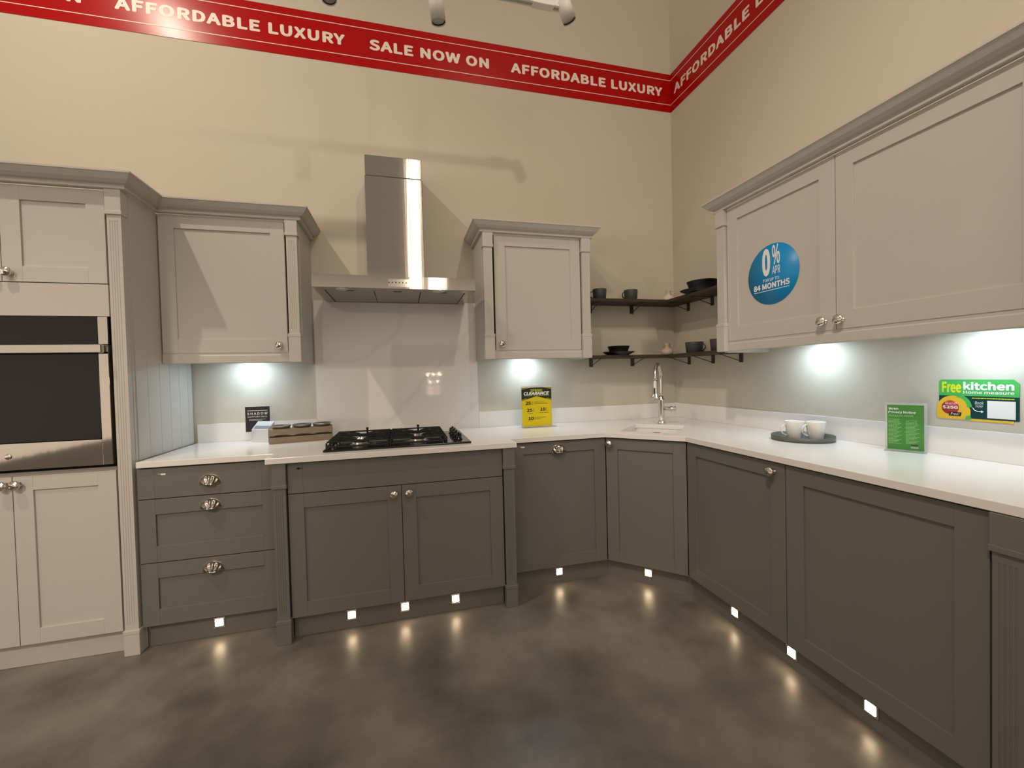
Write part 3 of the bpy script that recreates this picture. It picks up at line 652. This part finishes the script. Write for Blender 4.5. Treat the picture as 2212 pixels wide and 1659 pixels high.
gb = MB(); gb.prism([(-.110, .273), (-.110, .277), (-.08, .280), (-.06, .280)], -.0044, -.0041, axis='y'); gb.prism([(.110, .273), (.06, .280), (.08, .280), (.110, .277)], -.0044, -.0041, axis='y'); gb.build('green_chevrons', DGREEN, N)
text('SPRING', -.045, .250, .088, .018, -.0046, LYEL, N, bold=.01); text('CLEARANCE', -.095, .226, .188, .024, -.0046, WPRINT, N, bold=.04, shear=.15)
MB().box(-.095, .092, -.0048, -.0045, .2215, .2228).build('underline', LYEL, N)
for s_, x, z in (('25', -.083, .158), ('25', -.074, .108), ('10', .025, .112), ('10', -.064, .050)):
    text(s_, x, z, .040, .024, -.0042, DGREEN, N, bold=.03); text('%', x + .044, z + .010, .011, .013, -.0042, DGREEN, N, bold=.0); bars(x + .045, z + .002, (.010,), .003, .002, -.0042, DGREEN, N)
bars(-.018, .174, (.070, .100), .003, .007, -.0042, DGREEN, N); bars(-.063, .096, (.034,), .003, .004, -.0042, DGREEN, N); bars(.013, .099, (.075,), .003, .004, -.0042, DGREEN, N); bars(-.005, .066, (.072, .035), .003, .007, -.0042, DGREEN, N)

PA = math.atan2(-.88, .475)  # direction of the card
N = thing('notice_stand', (-.056, -1.668, .9203), PA, 'green privacy notice in a clear stand on the right-hand worktop', 'sign'); N.scale = (.84, .8, 1.0)
MB().box(-.080, .080, -.0025, .0025, .001, .210, .0008).build('clear_holder', ACRYL, N); MB().box(-.080, .080, -.045, .006, 0, .0025, .0008).build('clear_foot', ACRYL, N)
MB().box(-.071, .068, -.0038, -.0028, .006, .200).build('green_sheet', PGREEN, N)
text('Wren', -.066, .178, .038, .011, -.0040, WPRINT, N, bold=.02); text('Privacy Notice', -.066, .161, .104, .013, -.0040, WPRINT, N, bold=.02); text('Amazon store', -.066, .149, .094, .010, -.0040, LGREEN, N, bold=.01)
for x, n_, z in ((-.066, 16, .136), (.001, 15, .132)):
    bars(x, z, [.044, .040, .045] + [.050 - .008 * ((i * 7) % 3) for i in range(n_)], .0022, .0036, -.0040, LGREEN, N)
MB().box(.020, .046, -.0046, -.0038, .026, .031, .0003).build('dark_logo_bar', DGREEN, N); text('amazon', .019, .015, .028, .006, -.0040, WPRINT, N)

# ---- tray and white mugs ------------------------------------------------------------------------------
o = MB().lathe([(.134, 0), (.138, .002), (.140, .025), (.1375, .025), (.136, .005), (.001, .004)], 56, cap=False).build('round_tray', GREYMETAL, None, (-.158, -1.268, .9203)); tag(o, 'dark grey round tray on the right-hand worktop', 'tray')
mug((-.186, -1.248, .9246), -.35, WHITE, .0445, .092, 'white mug at the left of the dark grey tray', taper=.74, hs=.95)
mug((-.122, -1.312, .9246), -.35, WHITE, .0445, .092, 'white mug at the right of the dark grey tray', taper=.74, hs=.95)

# ---- banner, stickers -----------------------------------------------------------------------------------
N = thing('sale_banner', (0, 0, 3.375), 0, 'red sale banner strip high on the back wall', 'banner', 'red sale banner strips')
MB().box(-5.2, -.003, -.0025, -.0002, 0, .300).build('red_strip', RED, N)
b = MB(); b.box(-5.2, -.004, -.0034, -.0026, .056, .0605); b.box(-5.2, -.004, -.0034, -.0026, .2495, .254); b.build('border_lines', CREAM, N)
for s_, x, w_ in (('SALE NOW ON', -4.705, .820), ('AFFORDABLE LUXURY', -3.725, 1.265), ('SALE NOW ON', -2.307, .815), ('AFFORDABLE LUXURY', -1.330, 1.253)):
    text(s_, x, .117, w_, .072, -.0026, CREAM, N, bold=.018)
N = thing('sale_banner', (0, -.003, 3.375), RR, 'red sale banner strip high on the right wall', 'banner', 'red sale banner strips')
MB().box(.0, 3.4, -.0025, -.0002, 0, .300).build('red_strip', RED, N)
b = MB(); b.box(.001, 3.4, -.0034, -.0026, .056, .0605); b.box(.001, 3.4, -.0034, -.0026, .2495, .254); b.build('border_lines', CREAM, N)
for s_, x, w_ in (('AFFORDABLE LUXURY', .045, 1.253), ('SALE NOW ON', 1.46, .815)): text(s_, x, .117, w_, .072, -.0026, CREAM, N, bold=.018)
N = thing('round_sticker', (-.3393 + .0078, -1.262, 1.770), RR, 'round blue sticker reading 0% APR for up to 84 months', 'sticker')
MB().lathe([(.152, 0), (.152, .0006), (.001, .0007)], 72, Matrix.Rotation(PI / 2, 4, 'X')).build('blue_disc', BLUE, N)
text('0', -.060, -.005, .050, .142, -.0008, WPRINT, N, bold=.02); text('%', .001, .044, .046, .100, -.0008, WPRINT, N, bold=.01); text('APR', .001, -.002, .046, .040, -.0008, WPRINT, N, bold=.01)
text('FOR UP TO', -.055, -.033, .095, .016, -.0008, WPRINT, N, bold=.01); text('84 MONTHS', -.115, -.070, .215, .030, -.0008, WPRINT, N, bold=.03)
bars(-.112, -.080, (.21,), .003, .003, -.0008, WPRINT, N)
N = thing('measure_sticker', (-.0005, -1.754, 1.065), RR, 'green and teal Free kitchen Home measure sticker on the right wall', 'sticker')
MB().box(0, .236, -.0008, 0, .012, .108).build('teal_panel', TEAL, N)
MB().prism([(0, .100), (.236, .100), (.236, .150), (.222, .165), (.008, .165), (0, .157)], -.0012, -.0008, axis='y').build('green_panel', SGREEN, N)
text('Free', .010, .112, .062, .044, -.0013, LYEL, N, bold=.03); text('kitchen', .078, .124, .145, .032, -.0013, WPRINT, N, bold=.03); text('Home measure', .078, .109, .145, .012, -.0013, WPRINT, N, bold=.02)
bars(.105, .091, (.118,), .003, .002, -.0010, LYEL, N)
tp = [(.045 + .052 * math.cos(a), .045 + .055 * math.sin(a)) for a in [PI * k / 20 for k in range(0, 21)]]
MB().prism([(.1, .006), (.1, .045)] + tp[1:] + [(-.008, .014), (.0, .006)], -.0018, -.0012, axis='y').build('tape_measure_body', TAPEY, N)
MB().prism([(.060 + .045 * math.cos(a), .053 + .052 * math.sin(a)) for a in [PI * (.02 + .5 * k / 10) for k in range(11)]] + [(.060 + .030 * math.cos(a), .053 + .040 * math.sin(a)) for a in [PI * (.52 - .5 * k / 10) for k in range(11)]], -.0022, -.0018, axis='y').build('tape_measure_grip', SGREEN, N)
MB().lathe([(.028, 0), (.028, .0004), (.001, .0005)], 40, Matrix.Translation((.037, -.0018, .052)) @ Matrix.Rotation(PI / 2, 4, 'X')).build('red_badge', TAPER, N)
text('WORTH', .022, .063, .030, .007, -.0024, WPRINT, N); text('$250', .012, .045, .050, .015, -.0024, WPRINT, N, bold=.03)
MB().prism([(.032, .018), (.070, .018), (.074, .034), (.036, .034)], -.0026, -.0022, axis='y').build('black_label', BLACKP, N); text('Free!', .039, .021, .028, .011, -.0027, WPRINT, N, shear=.2)
MB().prism([(.085, .005), (.103, .010), (.100, .024), (.086, .020)], -.0026, -.0018, axis='y').build('green_tape_end', SGREEN, N); MB().box(.100, .222, -.0012, -.0002, .003, .011).build('yellow_tape', TAPEY, N)
text('Book', .113, .068, .026, .013, -.0010, WPRINT, N, shear=.2); text('now', .115, .057, .022, .008, -.0010, WPRINT, N, shear=.2)
MB().tube([(.106, -.001, .055), (.111, -.001, .046), (.121, -.001, .041), (.132, -.001, .041)], .0012, 6).build('arrow', WPRINT, N)
MB().prism([(.131, .036), (.139, .041), (.131, .046)], -.0016, -.0009, axis='y').build('arrow_head', WPRINT, N)
MB().box(.149, .226, -.0014, -.0008, .018, .084, .0).build('white_square', WPRINT, N)
def small_tag(loc, lab):
    t = thing('small_tag_sticker', loc, 0, lab, 'sticker', 'small green and white tag stickers')
    MB().lathe([(.0065, 0), (.0065, .0006), (.0003, .0007)], 20, Matrix.Translation((0, 0, 0)) @ Matrix.Rotation(PI / 2, 4, 'X')).build('green_dot', mat('tag_green', (.22, .32, .22), .4), t)
    MB().box(.006, .027, -.0006, 0, -.004, .004).build('white_strip', WPRINT, t)
small_tag((-3.311, -.6068, .853), 'small green and white tag sticker on the top drawer')
small_tag((-1.495, -.6068, .862), 'small green and white tag sticker at the dishwasher corner by the hob cabinet')

# ---- ceiling track with spotlights --------------------------------------------------------------------------
TR = thing('lighting_track', (0, -.80, 3.29), 0, 'white suspended lighting track at the top of the picture', 'lighting track')
b = MB(); b.box(-5.2, -1.235, -.020, .020, 0, .035, .002); b.build('rail', WHITEM, TR)
MB().box(-5.2, -1.25, -.008, .008, -.0015, .001).build('rail_slot', LENSO, TR)
b = MB()
for x in (-4.9, -3.1, -1.3): b.tube([(x, 0, .035), (x, 0, 1.9)], .0012, 8)
b.build('suspension_wires', WHITEM, TR)
MB().box(-1.42, -1.30, -.022, .022, -.004, .05, .003).build('driver_box', WHITEM, TR)
def lamp(end, axis, lab, L=.17, R=.037):
    t = thing('track_spotlight', (0, 0, 0), 0, lab, 'spotlight', 'white cylinder track spotlights')
    a = Vector(axis).normalized(); q = a.to_track_quat('Z', 'Y').to_matrix().to_4x4()
    mm = Matrix.Translation(end) @ q
    MB().lathe([(R - .003, .004), (R, 0), (R, L), (R - .004, L + .003), (.001, L + .003)], 32, mm, cap=False).build('cylinder', WHITEM, t)
    MB().lathe([(R - .004, .010), (.001, .008)], 32, mm, cap=False).build('lens', LENSO, t)
    e2 = Vector(end) + a * (L * .8); tp_ = Vector((e2.x, -.80, 3.2895))
    MB().tube([e2, (e2.x, -.80, e2.z + .03), tp_], .008, 10).build('stem', WHITEM, t)
lamp((-1.925, -.80, 3.10), (-.10, -.12, .80), 'white cylinder spotlight hanging at the top, left of the pair', L=.15)
lamp((-1.205, -.80, 3.235), (-.28, -.10, .60), 'white cylinder spotlight hanging at the top, right of the pair by the track end', L=.10)
lamp((-2.445, -.80, 3.118), (-.06, .12, .80), 'white cylinder spotlight whose lens rim peeks over the banner, left of the pair', L=.15)

# ---- far side of the shop, seen mirrored in the glossy splash panel ----------------------------------
P2 = thing('shop_partition', (-1.35, -9.0, 0), 0, 'dark partition across the shop mirrored faintly in the splash panel', 'partition')
MB().box(-1.1, 1.1, -.06, 0, 0, 2.2, .004).build('panel', mat('dark_partition_board', (.20, .18, .16), .7), P2)
for k, (x, z) in enumerate(((-.13, 1.37), (.02, 1.37), (.17, 1.37), (-.08, 1.155), (.12, 1.155))):
    MB().lathe([(.016, 0), (.018, .01), (.014, .018), (.001, .02)], 16, Matrix.Translation((x, .0, z)) @ Matrix.Rotation(-PI / 2, 4, 'X')).build('small_lamp', mat('warm_lamp_glow', (1, .9, .7), .3, emit=220, ecol=(1, .86, .6)), P2)
for x0, x1, z0, z1 in ((-.165, .03, .94, 1.04), (-.165, .03, .80, .90), (.09, .18, .94, 1.04), (.09, .18, .80, .90)):
    MB().box(x0, x1, .0, .01, z0, z1).build('backlit_poster', mat('backlit_pink', (1, .8, .75), .3, emit=7, ecol=(1, .62, .58)), P2)
